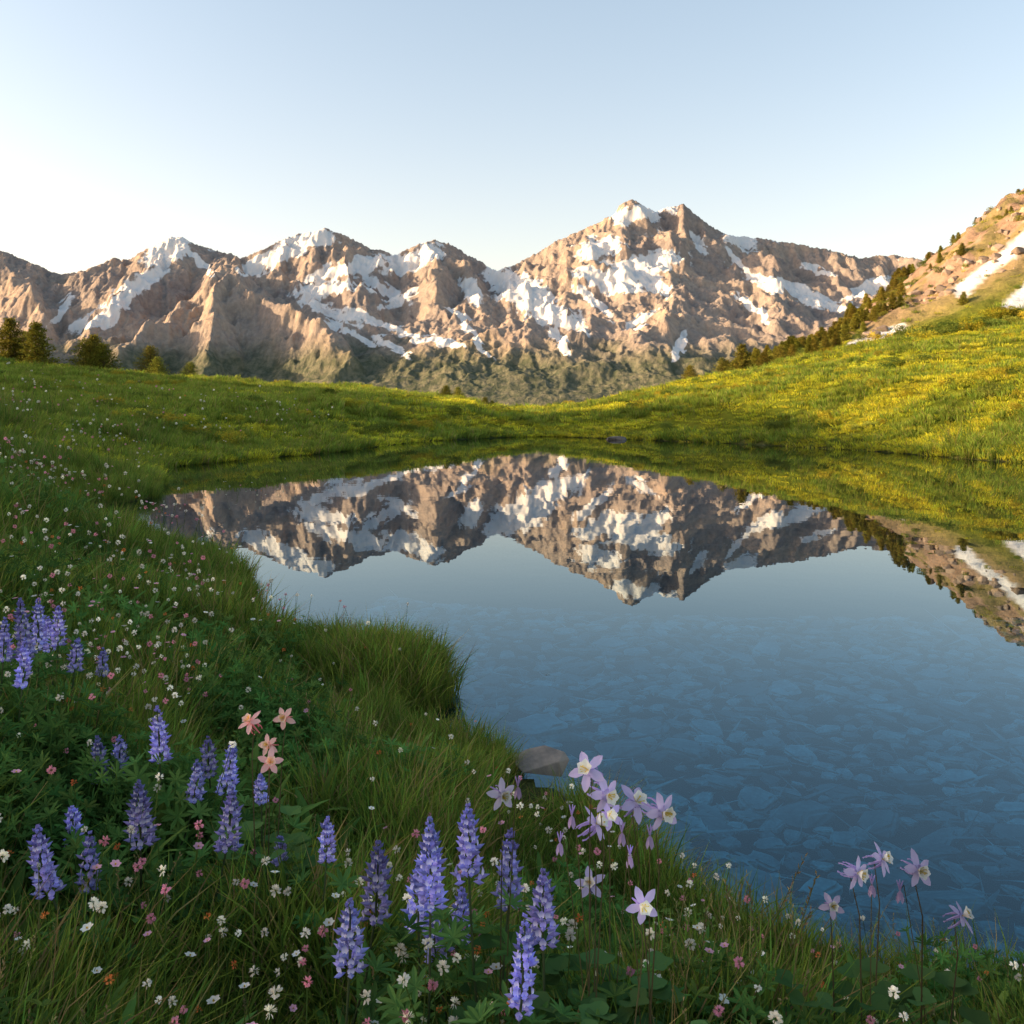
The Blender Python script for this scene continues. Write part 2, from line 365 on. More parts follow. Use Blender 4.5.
# ---------------- instancing helper
def proto_coll(name,obs):
    c=bpy.data.collections.new(name)
    for o in obs: c.objects.link(o)
    return c
def scatter(name,P,rot,scl,idx,coll):
    me=bpy.data.meshes.new(name); me.vertices.add(len(P)); me.vertices.foreach_set('co',np.asarray(P,np.float32).ravel())
    a=me.attributes.new('rot','FLOAT_VECTOR','POINT'); a.data.foreach_set('vector',np.asarray(rot,np.float32).ravel())
    a=me.attributes.new('scl','FLOAT','POINT'); a.data.foreach_set('value',np.asarray(scl,np.float32).ravel())
    a=me.attributes.new('idx','INT','POINT'); a.data.foreach_set('value',np.asarray(idx,np.int32).ravel())
    ob=bpy.data.objects.new(name,me); scene.collection.objects.link(ob)
    ng=bpy.data.node_groups.new(name+'_gn','GeometryNodeTree')
    ng.interface.new_socket('Geometry',in_out='INPUT',socket_type='NodeSocketGeometry'); ng.interface.new_socket('Geometry',in_out='OUTPUT',socket_type='NodeSocketGeometry')
    gi=ng.nodes.new('NodeGroupInput');go=ng.nodes.new('NodeGroupOutput')
    ip=ng.nodes.new('GeometryNodeInstanceOnPoints'); ci=ng.nodes.new('GeometryNodeCollectionInfo')
    ci.inputs['Collection'].default_value=coll; ci.inputs['Separate Children'].default_value=True; ci.inputs['Reset Children'].default_value=True
    ip.inputs['Pick Instance'].default_value=True
    def na_(n,t):
        x=ng.nodes.new('GeometryNodeInputNamedAttribute'); x.data_type=t; x.inputs['Name'].default_value=n
        return [o for o in x.outputs if o.enabled and o.name=='Attribute'][0]
    l=ng.links
    l.new(gi.outputs[0],ip.inputs['Points']); l.new(ci.outputs[0],ip.inputs['Instance']); l.new(na_('idx','INT'),ip.inputs['Instance Index'])
    l.new(na_('rot','FLOAT_VECTOR'),ip.inputs['Rotation']); l.new(na_('scl','FLOAT'),ip.inputs['Scale']); l.new(ip.outputs[0],go.inputs[0])
    m=ob.modifiers.new('gn','NODES'); m.node_group=ng
    return ob
def vary(c,v): 
    k=1+random.uniform(-v,v); return (c[0]*k*(1+random.uniform(-v,v)*.4),c[1]*k,c[2]*k)
def tuft(name,n,h,spread,wd,col,bend=.5,dry=.05,mat=None):
    b=MB()
    for i in range(n):
        a=random.uniform(0,2*math.pi); r=spread*math.sqrt(random.random())
        x0=r*math.cos(a);y0=r*math.sin(a); a2=a+random.gauss(0,.7)
        hh=h*random.uniform(.5,1.1); be=bend*random.uniform(.2,1.2)*hh; w_=wd*random.uniform(.7,1.3)
        dx=math.cos(a2);dy=math.sin(a2); tw=random.uniform(0,math.pi)
        sx=math.cos(tw);sy=math.sin(tw)
        c=vary(col,.3)
        if random.random()<dry: c=(.20,.16,.06)
        vs=[];cs=[]
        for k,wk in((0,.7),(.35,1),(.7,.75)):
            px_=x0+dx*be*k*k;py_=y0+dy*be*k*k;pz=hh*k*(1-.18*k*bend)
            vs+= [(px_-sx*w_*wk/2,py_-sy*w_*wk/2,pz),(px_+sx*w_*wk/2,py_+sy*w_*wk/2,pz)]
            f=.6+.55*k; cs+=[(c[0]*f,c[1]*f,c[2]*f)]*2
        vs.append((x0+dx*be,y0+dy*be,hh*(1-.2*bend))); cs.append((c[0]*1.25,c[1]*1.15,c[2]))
        b.add(vs,[(0,1,3,2),(2,3,5,4),(4,5,6)],cs)
    return b.obj(name,mat or M_leaf,False)
def palmate(b,c,nrm,r,col,n=7):
    nrm=Vector(nrm).normalized(); a=nrm.orthogonal().normalized(); q=nrm.cross(a); o=random.random()*6.28
    for k in range(n):
        an=o+2*math.pi*k/n; d_=(a*math.cos(an)+q*math.sin(an)); s_=(-a*math.sin(an)+q*math.cos(an))
        b.leaf(c,d_+nrm*.35,s_,r*random.uniform(.85,1.1),r*.26,vary(col,.15),fold=.5)
def herb_palm(name,n,h,spread):
    b=MB()
    for i in range(n):
        a=random.uniform(0,6.28);r=spread*math.sqrt(random.random()); hh=h*random.uniform(.4,1)
        top=(r*math.cos(a),r*math.sin(a),hh); base=(top[0]*.35,top[1]*.35,0)
        col=vary((.065,.135,.032),.25)
        b.tube([base,tuple((x+y)/2 for x,y in zip(base,top)),top],[.0018]*3,col,3)
        palmate(b,top,(math.cos(a)*.5+random.gauss(0,.3),math.sin(a)*.5+random.gauss(0,.3)-.2,1),random.uniform(.028,.045),col)
    return b.obj(name,M_leaf,False)
def herb_broad(name,n,L,col,wf=.2):
    b=MB()
    for i in range(n):
        a=random.uniform(0,6.28); el=random.uniform(.3,1.3); z0=random.uniform(0,.1)
        d_=(math.cos(a)*math.cos(el),math.sin(a)*math.cos(el),math.sin(el)); s_=(-math.sin(a),math.cos(a),0)
        l=L*random.uniform(.6,1.1)
        b.leaf((0.03*math.cos(a),.03*math.sin(a),z0),d_,s_,l,l*wf,vary(col,.25),fold=-.35,droop=.35)
    return b.obj(name,M_leaf,False)
def herb_bushy(name,n,h,spread,col):
    b=MB()
    for i in range(n):
        a=random.uniform(0,6.28);r=spread*math.sqrt(random.random())
        z_=h*random.uniform(.15,1)*(1-.5*(r/spread)**2); p=(r*math.cos(a),r*math.sin(a),z_)
        el=random.uniform(-.2,.9); a2=a+random.gauss(0,1)
        d_=(math.cos(a2)*math.cos(el),math.sin(a2)*math.cos(el),math.sin(el)); s_=(-math.sin(a2),math.cos(a2),random.uniform(-.4,.4))
        l=random.uniform(.02,.045)
        b.leaf(p,d_,s_,l,l*.45,vary(col,.3),fold=.2,droop=.2)
    return b.obj(name,M_leaf,False)
def seedgrass(name,n,h):
    b=MB()
    for i in range(n):
        a=random.uniform(0,6.28); r=.05*random.random(); hh=h*random.uniform(.7,1.1); be=.12*random.random()
        p0=Vector((r*math.cos(a),r*math.sin(a),0)); p1=p0+Vector((be*.3*math.cos(a),be*.3*math.sin(a),hh*.6)); p2=p0+Vector((be*math.cos(a),be*math.sin(a),hh))
        b.tube([p0,p1,p2],[.0011,.0009,.0006],(.12,.14,.045),3)
        for j in range(12):
            q=p1.lerp(p2,.6+.4*j/11); v=Vector((random.gauss(0,1),random.gauss(0,1),2.2)).normalized(); b.card(q,v,v.orthogonal(),.010,.003,vary((.18,.15,.07),.3))
    return b.obj(name,M_leaf,False)
G1=(.10,.165,.028);G2=(.135,.19,.03);G3=(.08,.145,.035)
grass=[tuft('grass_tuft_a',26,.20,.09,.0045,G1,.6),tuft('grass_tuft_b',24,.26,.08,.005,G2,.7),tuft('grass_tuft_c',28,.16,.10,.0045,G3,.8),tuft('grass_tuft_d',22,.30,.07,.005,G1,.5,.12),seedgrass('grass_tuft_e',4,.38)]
CG=proto_coll('grass_kinds',grass)
ROCK=(at(541,772,4.5)[0],4.5)
def norock(x,y,r=.21): return (np.hypot(x-ROCK[0]+.01,(y-ROCK[1]+.3)*.42)>r)
def rnd_rot(n,t=.15): return np.stack([rng.normal(0,t,n),rng.normal(0,t,n),rng.uniform(0,6.28,n)],1)
def sample(n,y0,y1,tm=.72,extra=.6,dmin=.03):
    Yv=np.exp(rng.uniform(math.log(y0),math.log(y1),n)); Xv=rng.uniform(-1,1,n)*(tm*Yv+extra)
    dd=lake_d(Xv,Yv); k=(dd>dmin)&norock(Xv,Yv); Xv,Yv,dd=Xv[k],Yv[k],dd[k]
    return Xv,Yv,dd,ground_z(Xv,Yv,dd)
Xv,Yv,dd,Zv=sample(42000,1.0,32,.64,.5)
sc_=np.clip(Yv/6,1,3); clm=np.clip(.5+1.3*fbm(Xv*1.6/sc_,Yv*1.6/sc_,2,77),0,1)
n=len(Xv); s=np.clip((Yv/4),1,None)**.42*rng.uniform(.6,1.15,n)*(.55+.7*clm)
s*=np.where(Xv<.5,.6,.8)+np.where(Xv<.5,.4,.2)*sm(0,1.0,dd/np.clip(Yv/5,1,4))
ki=rng.choice([0,0,1,2,2,3],n); ki=np.where(clm>.7,rng.choice([1,3],n),ki); ki=np.where((rng.random(n)<.02)&(dd>.3),4,ki)
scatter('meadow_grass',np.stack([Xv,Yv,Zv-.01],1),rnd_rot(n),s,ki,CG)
m_=12000; i=rng.integers(0,len(LP),m_); nx=np.roll(LP,-1,0)-LP; q=rng.random(m_)
base=LP[i]+nx[i]*q[:,None]; base=base+rng.normal(0,.14,(m_,2))*np.clip(base[:,1:2]/8,.6,3)
dd=lake_d(base[:,0],base[:,1]); k=(dd>-.03)&(dd<1.2)&(np.abs(base[:,0])<.66*base[:,1]+1)&norock(base[:,0],base[:,1],.16); base=base[k];dd=dd[k]
Zv=np.maximum(ground_z(base[:,0],base[:,1],dd),-.02)
s=np.clip(base[:,1]/5,1,None)**.25*rng.uniform(.4,.9,len(base))*(.65+.5*np.clip(.5+1.3*fbm(base[:,0]*1.2,base[:,1]*1.2,2,78),0,1))
scatter('shoreline_sedge',np.stack([base[:,0],base[:,1],Zv-.01],1),rnd_rot(len(base),.22),s,rng.choice([0,1,3],len(base)),CG)
m_=300; P=np.stack([-.68+rng.normal(0,.15,m_),5.8+rng.normal(0,.22,m_)],1); P=P[lake_d(P[:,0],P[:,1])>-.12]
Zv=np.maximum(ground_z(P[:,0],P[:,1]),0)
scatter('grass_tussock',np.stack([P[:,0],P[:,1],Zv],1),rnd_rot(len(P),.22),rng.uniform(.8,1.3,len(P)),rng.choice([1,3],len(P)),CG)
far_k=[tuft('meadow_clump_a',44,.22,.28,.02,(.30,.31,.026),.8,mat=M_clump),tuft('meadow_clump_b',44,.16,.32,.022,(.40,.38,.03),1.0,mat=M_clump),tuft('meadow_clump_c',44,.26,.22,.018,(.13,.175,.026),.7,mat=M_clump)]
CF=proto_coll('meadow_clumps',far_k)
Xv,Yv,dd,Zv=sample(40000,22,112,.62,2,.0)
pxv=512+F*Xv/Yv; pyv=402-F*(Zv-H)/Yv
keep=~((pyv<np.interp(pxv,[800,850,920,1024,1200],[342,347,339,328,306])+8*fbm(Xv/9,Yv/9,3,3))&(pxv>830)&(Yv>78)&(rng.random(len(Xv))>.05))
Xv,Yv,Zv=Xv[keep],Yv[keep],Zv[keep]
m_=6000; i=rng.integers(0,len(LP),m_); q=rng.random(m_); base=LP[i]+nx[i]*q[:,None]; base=base+rng.normal(0,.5,(m_,2)); dd=lake_d(base[:,0],base[:,1]); k=(dd>-.05)&(dd<1.5)&(base[:,1]>20); base=base[k]
Xv=np.r_[Xv,base[:,0]];Yv=np.r_[Yv,base[:,1]];Zv=np.r_[Zv,ground_z(base[:,0],base[:,1])]
n=len(Xv); s=rng.uniform(.5,1.25,n)*(Yv/35)**.4
pat=fbm(Xv/7,Yv/4,3,121)+rng.normal(0,.15,n)-.5*sm(-4,-14,Xv)*sm(72,60,Yv)  # last term picks darker clumps on the left: meadow shade put into colour
s*=np.where(pat<-.12,1.25,.95)
scatter('distant_meadow_grass',np.stack([Xv,Yv,Zv-.03],1),rnd_rot(n,.1),s,np.where(pat>.12,1,np.where(pat>-.10,0,2)),CF)
herbs=[herb_palm('herb_a',26,.24,.15),herb_palm('herb_b',30,.30,.17),herb_broad('herb_c',26,.19,(.07,.135,.03)),herb_bushy('herb_d',160,.22,.14,(.075,.14,.03)),herb_bushy('herb_e',160,.16,.16,(.11,.165,.035)),herb_broad('herb_f',30,.27,(.09,.16,.035),.09)]
CH=proto_coll('herb_kinds',herbs)
Xv,Yv,dd,Zv=sample(7000,1.1,14,.64,.5,.15)
cl=pn(Xv*1.1+3,Yv*1.1,55); k=cl+rng.normal(0,.25,len(Xv))>-.1; Xv,Yv,dd,Zv,cl=Xv[k],Yv[k],dd[k],Zv[k],cl[k]; n=len(Xv)
ki=np.where(cl>.15,rng.choice([0,1,1,3],n),rng.choice([3,3,4,5,5],n)); ki=np.where((rng.random(n)<.1)&(Xv<.3),2,ki)
s=rng.uniform(.7,1.15,n)*np.clip(Yv/4,1,None)**.3*np.where(Xv<.5,.5+.5*sm(.1,1.1,dd/np.clip(Yv/6,1,3)),.8)
scatter('meadow_herbs',np.stack([Xv,Yv,Zv-.01],1),rnd_rot(n,.12),s,ki,CH)
def puff(name,col,h,r,n=26):
    b=MB(); b.tube([(0,0,0),(.01,.0,h*.5),(0,.005,h)],[.0014,.0012,.001],(.08,.13,.03),3)
    for i in range(n):
        v=Vector((random.gauss(0,1),random.gauss(0,1),random.gauss(.3,1))).normalized(); s_=v.orthogonal()
        b.leaf(Vector((0,.005,h))+v*r*.3,v,s_,r*.8,r*.45,vary(col,.12),fold=.3)
    return b.obj(name,M_petal,False)
def daisy(name,col,h,r):
    b=MB(); b.tube([(0,0,0),(.01,.0,h*.5),(0,.0,h)],[.0014,.0012,.001],(.08,.13,.03),3)
    for k in range(6):
        a=k*6.283/6; b.leaf((0,0,h),(math.cos(a),math.sin(a),.35),(-math.sin(a),math.cos(a),0),r,r*.75,vary(col,.08),fold=.2)
    for k in range(6):
        a=k*1.05; b.leaf((0,0,h),(math.cos(a)*.4,math.sin(a)*.4,1),(-math.sin(a),math.cos(a),0),r*.35,r*.25,(.6,.45,.05))
    return b.obj(name,M_petal,False)
fl=[puff('wildflower_a',(.78,.73,.60),.27,.010),puff('wildflower_b',(.80,.76,.66),.33,.009),daisy('wildflower_c',(.80,.78,.70),.25,.011),puff('wildflower_d',(.66,.28,.34),.28,.009),daisy('wildflower_e',(.70,.38,.48),.30,.010),puff('wildflower_f',(.60,.20,.06),.26,.008,16)]
CFl=proto_coll('wildflower_kinds',fl)
Xv,Yv,dd,Zv=sample(16000,1.5,38,.64,.3,.1)
cl=fbm(Xv/1.6,Yv/1.6,3,66); pr=np.clip(.28+1.8*cl,.08,.8)*np.where(Yv<3.2,.45,1)
keep=(rng.random(len(Xv))<pr)&(Xv<3.2)
Xv,Yv,dd,Zv=Xv[keep],Yv[keep],dd[keep],Zv[keep]; n=len(Xv)
scatter('meadow_wildflowers',np.stack([Xv,Yv,Zv+.025],1),rnd_rot(n,.2),rng.uniform(.75,1.3,n)*np.clip(Yv/4,1,None)**.55*(.7+.3*sm(0,1,dd)),rng.choice([0,0,0,1,1,2,3,3,4,5],n),CFl)
# ---------------- lupines
def gz(x,y): return float(ground_z(np.array([x]),np.array([y]))[0])
def lupine(px,pt,pb,Y):
    x,y,zt=at(px,pt,Y); z0=gz(x,y); Hh=max(zt-z0,.2); L=(pb-pt)*Y/F
    b=MB(); lx=random.gauss(0,.022);ly=random.gauss(0,.018)
    def c(k): return Vector((lx*(1-k)*-1*3*(1-k),ly*(1-k)*3,Hh*k))
    ks=[0,.25,.5,.75,.93,1]; b.tube([c(k) for k in ks],[.0032,.003,.0028,.0025,.0018,.001],(.08,.11,.05),5)
    nw=max(8,int(L/.0125)); fat=random.uniform(.9,1.12)
    for i in range(nw):
        f=i/(nw-1); z=Hh-L*(1-f)+random.gauss(0,.001); ce=c(z/Hh); rr=fat*(.024*(1-f**3.5)+.007)*min(1,L/.13)**.5*random.uniform(.84,1.12)
        nf=7 if f<.8 else 5; o=random.random()*6.28
        for k in range(nf):
            if random.random()<.14: continue
            a=o+6.283*k/nf+random.gauss(0,.15); ou=Vector((math.cos(a),math.sin(a),.15+1.0*f)).normalized(); si=Vector((-math.sin(a),math.cos(a),0)); up=ou.cross(si)
            up=-up if up.z<0 else up
            dz=Vector((0,0,random.uniform(-.003,.003)))
            base=ce+ou*rr*.25+dz; l=rr*.85*random.uniform(.85,1.15); wv_=.0064*(1-.4*f)
            dark=(.24,.22,.50) if f>.6 else (.36,.33,.64)
            col=vary(dark,.25)
            pale=(.76,.72,.86) if f<.8 and random.random()<.6 else tuple(q*1.35 for q in col)
            m1=base+ou*l*.55
            vs=[base,m1+si*wv_,m1+up*wv_*.9,m1-si*wv_,m1-up*wv_*.9,base+ou*l]
            b.add(vs,[(0,1,2),(0,2,3),(0,3,4),(0,4,1),(5,2,1),(5,3,2),(5,4,3),(5,1,4)],col)
            bb=base+ou*l*.45
            b.leaf(bb,up+ou*.25,si,l*.62,wv_*2.2,pale,fold=-.5,tipcol=tuple(q*.9 for q in col))
    nl=random.randint(9,13)
    for i in range(nl):
        k=random.uniform(.15,max(.3,(Hh-L)/Hh-.03)); a=random.uniform(0,6.28); p=c(k); 
        q=p+Vector((math.cos(a),math.sin(a),.45))*random.uniform(.05,.09); lc=vary((.09,.19,.05),.2)
        b.tube([p,(p+q)/2+Vector((0,0,.008)),q],[.0014,.0012,.001],lc,3); palmate(b,q,(math.cos(a)*.5,math.sin(a)*.5,1),random.uniform(.035,.05),lc,8)
    ob=b.obj('lupine',M_petal); ob.location=(x,y,z0)
for p in [(378,845,925,1.95),(430,822,915,1.9),(468,808,880,2.0),(510,832,900,2.05),(543,873,945,1.9),(525,918,1003,1.8),(350,902,975,1.85),(433,905,960,2.1),(462,890,945,2.2),(138,782,850,2.3),(90,835,888,2.3),(38,828,892,2.2),(72,808,850,2.5),(232,790,850,2.4),(280,838,865,2.5),(328,818,858,2.4),(157,708,765,2.8),(97,738,785,2.8),(120,738,775,2.9),(232,745,790,2.8),(208,738,775,2.9),(197,762,800,2.7),(260,775,805,2.7),(20,600,660,3.2),(38,600,650,3.4),(58,608,645,3.5),(78,640,670,3.5),(103,650,675,3.6),(5,620,660,3.2),(25,640,685,3.1),(48,618,652,3.7),(-8,640,690,3.1),(12,650,682,3.8),(418,868,930,2.15)]:
    lupine(*p)
# ---------------- columbines
def columbine(flowers,Y,sep,pet,spur,kind='columbine',s=1.0,buds=()):
    xs=[at(p[0],p[1],Y) for p in flowers]
    x0=sum(p[0] for p in xs)/len(xs); z0=gz(x0,Y); b=MB()
    for (x,y,z) in xs:
        yj=random.uniform(-.08,.08); x,y,z=(x*(Y+yj)/Y,Y+yj,H+(z-H)*(Y+yj)/Y)
        hc=Vector((x-x0,y-Y,z-z0)); az=random.uniform(-2.9,-.2); el=random.uniform(-.1,.9)
        f=Vector((math.cos(az)*math.cos(el),math.sin(az)*math.cos(el),math.sin(el)))
        back=hc-f*.02*s
        b0=Vector((random.gauss(0,.015),random.gauss(0,.02),0))
        b.tube([b0,b0*.5+Vector((hc.x*.35,hc.y*.35,hc.z*.5)),Vector((hc.x*.8,hc.y*.8,hc.z*.85)),back-Vector((0,0,.0))],[.0022,.0018,.0014,.001],(.12,.10,.05),4)
        a_=f.orthogonal().normalized(); q_=f.cross(a_); o=random.random()*6
        for k in range(5):
            an=o+k*1.2566+random.gauss(0,.06); dd_=a_*math.cos(an)+q_*math.sin(an); ss=-a_*math.sin(an)+q_*math.cos(an)
            b.leaf(hc,dd_+f*random.uniform(-.3,.1),ss,.040*s*random.uniform(.9,1.08),.018*s,vary(sep,.08),fold=.2,tipcol=tuple(min(1,c*.9) for c in sep))
            an+=.628; dd_=a_*math.cos(an)+q_*math.sin(an); ss=-a_*math.sin(an)+q_*math.cos(an)
            b.leaf(hc+f*.002,dd_*.6+f*.7,ss,.024*s,.019*s,vary(pet,.05),fold=.5)
            b.tube([hc+dd_*.008*s,hc+dd_*.012*s-f*.015*s,hc+dd_*.015*s-f*.032*s,hc+dd_*.013*s-f*.04*s],[.004*s,.0028*s,.0014*s,.0018*s],spur,4)
        for k in range(9):
            v=(f+Vector((random.gauss(0,.3),random.gauss(0,.3),random.gauss(0,.3)))).normalized()
            b.tube([hc,hc+v*.016*s,hc+v*.019*s],[.0004,.0006,.0014],(.75,.6,.12),3)
    for (bx,by) in buds:
        x,y,z=at(bx,by,Y); hb=Vector((x-x0,0,z-z0)); 
        b.tube([Vector((0,0,0)),Vector((hb.x*.4,0,hb.z*.6)),Vector((hb.x*.9,0,hb.z+.01)),hb],[.0016,.0013,.001,.001],(.12,.11,.05),3)
        for k in range(5):
            a=k*1.2566; b.leaf(hb,(math.cos(a)*.3,math.sin(a)*.3,-1),(-math.sin(a),math.cos(a),0),.026,.009,vary((.48,.36,.54),.1),fold=.4)
            b.tube([hb,hb+Vector((math.cos(a)*.006,math.sin(a)*.006,.018))],[.002,.001],spur,3)
    for i in range(24):
        a=random.uniform(0,6.28); hz=random.uniform(.08,.36); p=Vector((0,0,hz*.6)); q=Vector((math.cos(a)*.09,math.sin(a)*.09,hz)); lc=vary((.08,.16,.05),.2)
        b.tube([p*.3,p,q],[.0013,.0012,.001],lc,3)
        for k in range(3):
            an=a+(k-1)*1.3; b.leaf(q,(math.cos(an),math.sin(an),.3),(-math.sin(an),math.cos(an),0),.04,.036,lc,fold=.2)
    ob=b.obj(kind,M_petal); ob.location=(x0,Y,z0)
LAV=(.62,.52,.78);WH=(.86,.84,.78);SPc=(.48,.38,.68)
columbine([(588,770),(606,795),(596,824)],1.9,LAV,WH,SPc,buds=[(572,815),(560,842)])
columbine([(636,802),(662,812)],1.85,LAV,WH,SPc,buds=[(650,835),(622,832)])
columbine([(610,815)],2.0,(.56,.45,.74),WH,SPc,s=.8,buds=[(630,855)])
columbine([(502,795)],1.95,(.70,.64,.82),WH,SPc,s=.85,buds=[(518,786)])
columbine([(590,884)],1.9,(.6,.52,.78),WH,SPc,s=.8)
columbine([(643,906)],1.75,(.6,.5,.76),WH,SPc,s=.85)
columbine([(857,873),(882,859)],2.0,LAV,WH,SPc,s=.9,buds=[(872,884)])
columbine([(918,870),(962,916)],1.95,LAV,WH,SPc,s=.9,buds=[(900,890)])
columbine([(832,906)],2.0,(.65,.55,.76),WH,SPc,s=.7)
PK=(.80,.48,.44)
columbine([(250,722),(270,762)],2.5,PK,(.82,.62,.5),(.7,.25,.25),'pink_columbine',.9)
columbine([(284,718),(268,745)],2.55,PK,(.82,.62,.5),(.7,.25,.25),'pink_columbine',.8)
# ---------------- stones
def rock(name,mat,sx,sy,sz,link=False,seed=0,bev=.12,n=26):
    import bmesh
    r=random.Random(seed); bm=bmesh.new()
    for i in range(n):
        v=Vector((r.gauss(0,1),r.gauss(0,1),r.gauss(0,1))).normalized(); v=Vector((math.copysign(abs(v.x)**.6,v.x),math.copysign(abs(v.y)**.6,v.y),math.copysign(abs(v.z)**.5,v.z)))
        bm.verts.new((v.x*sx,v.y*sy,v.z*sz))
    bmesh.ops.convex_hull(bm,input=bm.verts)
    for v in [v for v in bm.verts if not v.link_faces]: bm.verts.remove(v)
    bmesh.ops.bevel(bm,geom=list(bm.edges),offset=min(sx,sz)*bev,segments=2,affect='EDGES')
    me=bpy.data.meshes.new(name); bm.to_mesh(me); bm.free(); me.materials.append(mat)
    ob=bpy.data.objects.new(name,me)
    if link: scene.collection.objects.link(ob)
    return ob
MS=mk_stone('lake_stone',(.24,.25,.22),(.70,.68,.56)); MR=mk_stone('shore_stone',(.09,.082,.075),(.28,.23,.185)); MH=mk_stone('hill_stone',(.24,.18,.14),(.45,.35,.27))
rk=rock('shore_rock',MR,.125,.11,.04,True,21,.05,15); rk.location=(ROCK[0],ROCK[1],.075); rk.rotation_euler=(.22,-.16,.3)
rk=rock('shore_rock',MR,.5,.3,.14,True,5); rk.location=(4.7,45,.02)
CS=proto_coll('lake_stone_kinds',[rock('stone_%s'%c,MS,.13,.10,.04,False,i+10,.3) for i,c in enumerate('abcde')])
pts=[];cell={}
for _ in range(16000):
    x=rng.uniform(-1.5,8.5); y=rng.uniform(2.5,11.5); r=.05+.15*rng.random()**1.6
    if any((x-a)**2+(y-b_)**2<(.82*(r+c_))**2 for i_ in(-1,0,1) for j_ in(-1,0,1) for a,b_,c_ in cell.get((int(x/.42)+i_,int(y/.42)+j_),())): continue
    pts.append((x,y,r)); cell.setdefault((int(x/.42),int(y/.42)),[]).append((x,y,r))
pts=np.array(pts); dd=lake_d(pts[:,0],pts[:,1]); k=dd<-.1; pts=pts[k];dd=dd[k]
scatter('lake_bed_stones',np.stack([pts[:,0],pts[:,1],ground_z(pts[:,0],pts[:,1],dd)+.01],1),rnd_rot(len(pts),.1),pts[:,2]/.125,rng.integers(0,5,len(pts)),CS)
CHs=proto_coll('hill_rock_kinds',[rock('hill_rock_%s'%c,MH,.5,.4,.35,False,i+30,.05) for i,c in enumerate('abc')])
m_=700; Yv=rng.uniform(86,116,m_); pv=rng.uniform(850,1090,m_); Xv=(pv-512)/F*Yv; k=fbm(Xv/7,Yv/7,3,131)+rng.normal(0,.1,m_)>.08; Xv,Yv=Xv[k],Yv[k]
scatter('hillside_rocks',np.stack([Xv,Yv,ground_z(Xv,Yv)],1),rnd_rot(len(Xv),.3),.9*rng.uniform(.3,1.3,len(Xv))**1.5,rng.integers(0,3,len(Xv)),CHs)
# ---------------- trees
def conifer(name,h,wdt,seed,full=1.0,link=False):
    random.seed(seed); b=MB()
    b.tube([(0,0,0),(.02*h,0,h*.4),(0,.01*h,h*.75),(0,0,h)],[.035*h,.024*h,.012*h,.003*h],(.07,.045,.03),7)
    nl=int(120*full)
    for i in range(nl):
        k=(i+random.random())/nl; z=h*(.04+.95*k); a=i*2.4+random.gauss(0,.3)
        R_=wdt*(1-k)**.7*random.uniform(.5,1.15)+.02*h
        el=.25-.25*(1-k)
        tip=Vector((math.cos(a)*R_,math.sin(a)*R_,z+R_*el)); base=Vector((0,0,z))
        mid=(base+tip)/2+Vector((0,0,-.06*R_))
        b.tube([base,mid,tip],[.008*h*(1-k)+.002,.004*h*(1-k)+.002,.002],(.07,.05,.03),3)
        ncl=int(12+42*R_/wdt)
        sh=random.uniform(.6,1.3)
        for j in range(ncl):
            f=random.uniform(.2,1.03); p=base.lerp(tip,f)+Vector((random.gauss(0,1),random.gauss(0,1),random.gauss(0,.6)))*(.08*wdt)
            v=Vector((math.cos(a)+random.gauss(0,.7),math.sin(a)+random.gauss(0,.7),random.gauss(.25,.5))); l=h*random.uniform(.035,.07)
            c=(.14*sh,.135*sh,.022*sh); b.card(p,v,v.orthogonal(),l,l*.5,vary(c,.3))
    return b.obj(name,M_needle,link)
T1=conifer('pt_a',1,.30,1).data;T2=conifer('pt_b',1,.42,2).data;T3=conifer('pt_c',1,.66,3).data
def tree(px,pb,hp,Y,kind,nm='pine_tree'):
    x=(px-512)/F*Y; z=gz(x,Y); o=bpy.data.objects.new(nm,kind); scene.collection.objects.link(o)
    o.location=(x,Y,z-.05); s=hp*Y/F; o.scale=(s,s,s); o.rotation_euler=(0,0,random.random()*6)
for p in [(10,361,44,72,T2),(36,362,44,71,T2),(-18,358,42,74,T1),(24,362,30,73,T3),(86,366,32,73,T3),(103,368,30,72,T3),(94,368,36,72.5,T2),(150,374,28,72,T3),(157,374,22,71,T3),(190,381,22,71,T3),(446,400,16,68,T3),(458,401,15,70,T3),(485,405,12,69,T3),(492,405,10,69,T3),
          (690,380,18,74,T3),(742,370,32,78,T2),(722,374,18,76,T3),(765,366,20,80,T3),(790,360,24,88,T2),(803,358,20,90,T3),(835,345,20,95,T2),(780,362,18,84,T3)]:
    tree(*p)
def shrub(name,seed,col):
    random.seed(seed); b=MB()
    lob=[(random.uniform(-.4,.4),random.uniform(-.4,.4),random.uniform(.1,.25),random.uniform(.2,.33)) for _ in range(8)]
    for i in range(900):
        cx,cy,cz,r=random.choice(lob); v=Vector((random.gauss(0,1),random.gauss(0,1),random.gauss(.2,1))).normalized()
        p=Vector((cx,cy,cz))+v*r*random.uniform(.6,1); 
        if p.z<0: continue
        b.card(p,v+Vector((random.gauss(0,.6),random.gauss(0,.6),random.gauss(0,.6))),v.orthogonal(),.08,.04,vary(col,.3))
    return b.obj(name,M_needle,False)
C1=proto_coll('ridge_plants',[bpy.data.objects.new('rp_a',T1),bpy.data.objects.new('rp_b',T2),shrub('rp_c',5,(.14,.14,.025)),shrub('rp_d',6,(.08,.105,.025))])
m_=1000; Yv=rng.uniform(84,118,m_); pv=rng.uniform(720,1100,m_); Xv=(pv-512)/F*Yv; Zv=ground_z(Xv,Yv); pyv=402-F*(Zv-H)/Yv
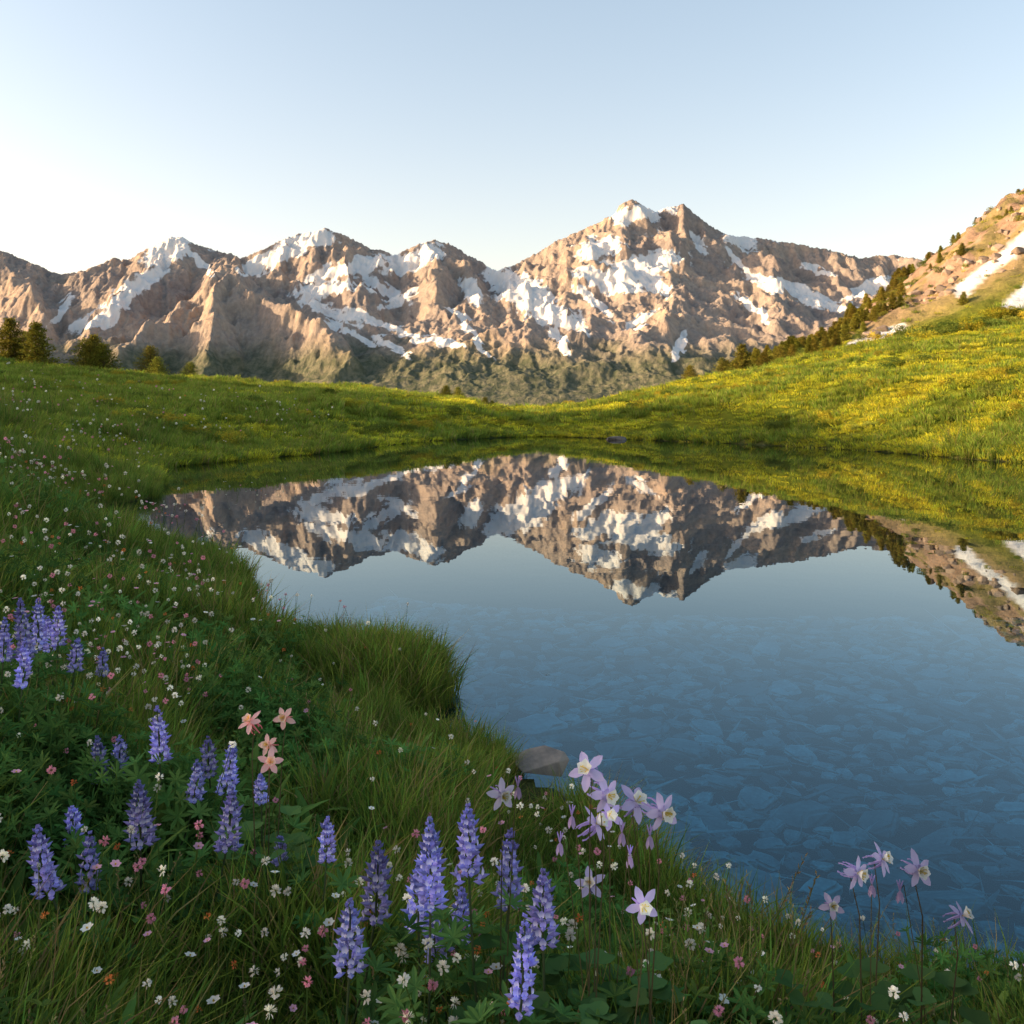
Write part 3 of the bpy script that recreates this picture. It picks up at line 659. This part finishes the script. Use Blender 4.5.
ridge_y=np.interp(pv,[740,830,870,930,980,1024,1200],[368,342,312,275,235,203,100])
k=(((pyv-ridge_y)<14+10*rng.random(m_))&(rng.random(m_)<np.where(pv<905,.75,.4)))|(rng.random(m_)<.09)
Xv,Yv,Zv,pv=Xv[k],Yv[k],Zv[k],pv[k]; n=len(Xv); ki=np.where(pv<905,rng.choice([0,1,1,2,2,3],n),rng.choice([1,2,2,3,3,3],n))
scatter('ridge_conifers_and_shrubs',np.stack([Xv,Yv,Zv-.05],1),rnd_rot(n,.04),np.where(ki<2,rng.uniform(.8,1.8,n),rng.uniform(.6,1.5,n))*np.where(pv>905,.75,1),ki,C1)
C2=proto_coll('shrub_kinds',[shrub('sh_a',15,(.26,.24,.025)),shrub('sh_b',16,(.10,.13,.025))])
Xv,Yv,dd,Zv=sample(3200,32,86,.62,1,1.2); cl=fbm(Xv/8,Yv/5,3,101); k=(cl>.05)&(rng.random(len(Xv))<.6); Xv,Yv,Zv=Xv[k],Yv[k],Zv[k]; n=len(Xv)
rim=np.stack([(rng.uniform(860,1060,40)-512)/F*77,np.full(40,77.)+rng.normal(0,1.5,40)],1); 
Xv=np.r_[Xv,rim[:,0]];Yv=np.r_[Yv,rim[:,1]]; Zv=np.r_[Zv,ground_z(rim[:,0],rim[:,1])]
s=np.r_[rng.uniform(.35,.9,n),rng.uniform(1,2,40)]; n=len(Xv)
scatter('low_shrubs',np.stack([Xv,Yv,Zv-.05],1),rnd_rot(n,.04),s,rng.integers(0,2,n),C2)
# ---------------- light
EL=math.radians(14.5); AZ=math.radians(3)
sd=Vector((-math.cos(EL)*math.cos(AZ),-math.cos(EL)*math.sin(AZ),math.sin(EL)))
sl=bpy.data.lights.new('sun','SUN'); sl.energy=9.5; sl.angle=math.radians(.5); sl.color=(1,.72,.42)
so=bpy.data.objects.new('sun',sl); scene.collection.objects.link(so); so.rotation_euler=sd.to_track_quat('Z','Y').to_euler()
W=bpy.data.worlds.new('World'); scene.world=W; W.use_nodes=True; nt=W.node_tree; nt.nodes.clear()
sk=N(nt,'ShaderNodeTexSky',sky_type='NISHITA'); sk.sun_disc=False; sk.sun_elevation=EL; sk.sun_rotation=math.atan2(sd.x,sd.y); sk.air_density=1.0; sk.dust_density=1.5; sk.ozone_density=1.5
tc=N(nt,'ShaderNodeTexCoord'); sx=N(nt,'ShaderNodeSeparateXYZ'); nt.links.new(tc.outputs['Generated'],sx.inputs[0])
hz=ramp(nt,sx.outputs[2],[(.0,(1.10,.80,.66)),(.2,(1.14,.87,.72)),(.42,(1.16,.95,.78)),(.7,(.82,.83,.75))])
col=mixc(nt,1.0,sk.outputs[0],hz.outputs[0],'MULTIPLY')
bg=N(nt,'ShaderNodeBackground'); bg.inputs[1].default_value=.40; nt.links.new(col,bg.inputs[0])
o=N(nt,'ShaderNodeOutputWorld'); nt.links.new(bg.outputs[0],o.inputs[0])
scene.view_settings.view_transform='Standard'; scene.view_settings.look='None'; scene.view_settings.exposure=0
# ---------------- camera
cd=bpy.data.cameras.new('camera'); cam=bpy.data.objects.new('camera',cd); scene.collection.objects.link(cam)
cam.location=(0,0,H); cam.rotation_euler=(math.radians(90),0,0); cd.sensor_width=36; cd.lens=36*F/1024; cd.shift_y=-110/1024; cd.clip_start=.05; cd.clip_end=30000
scene.camera=cam
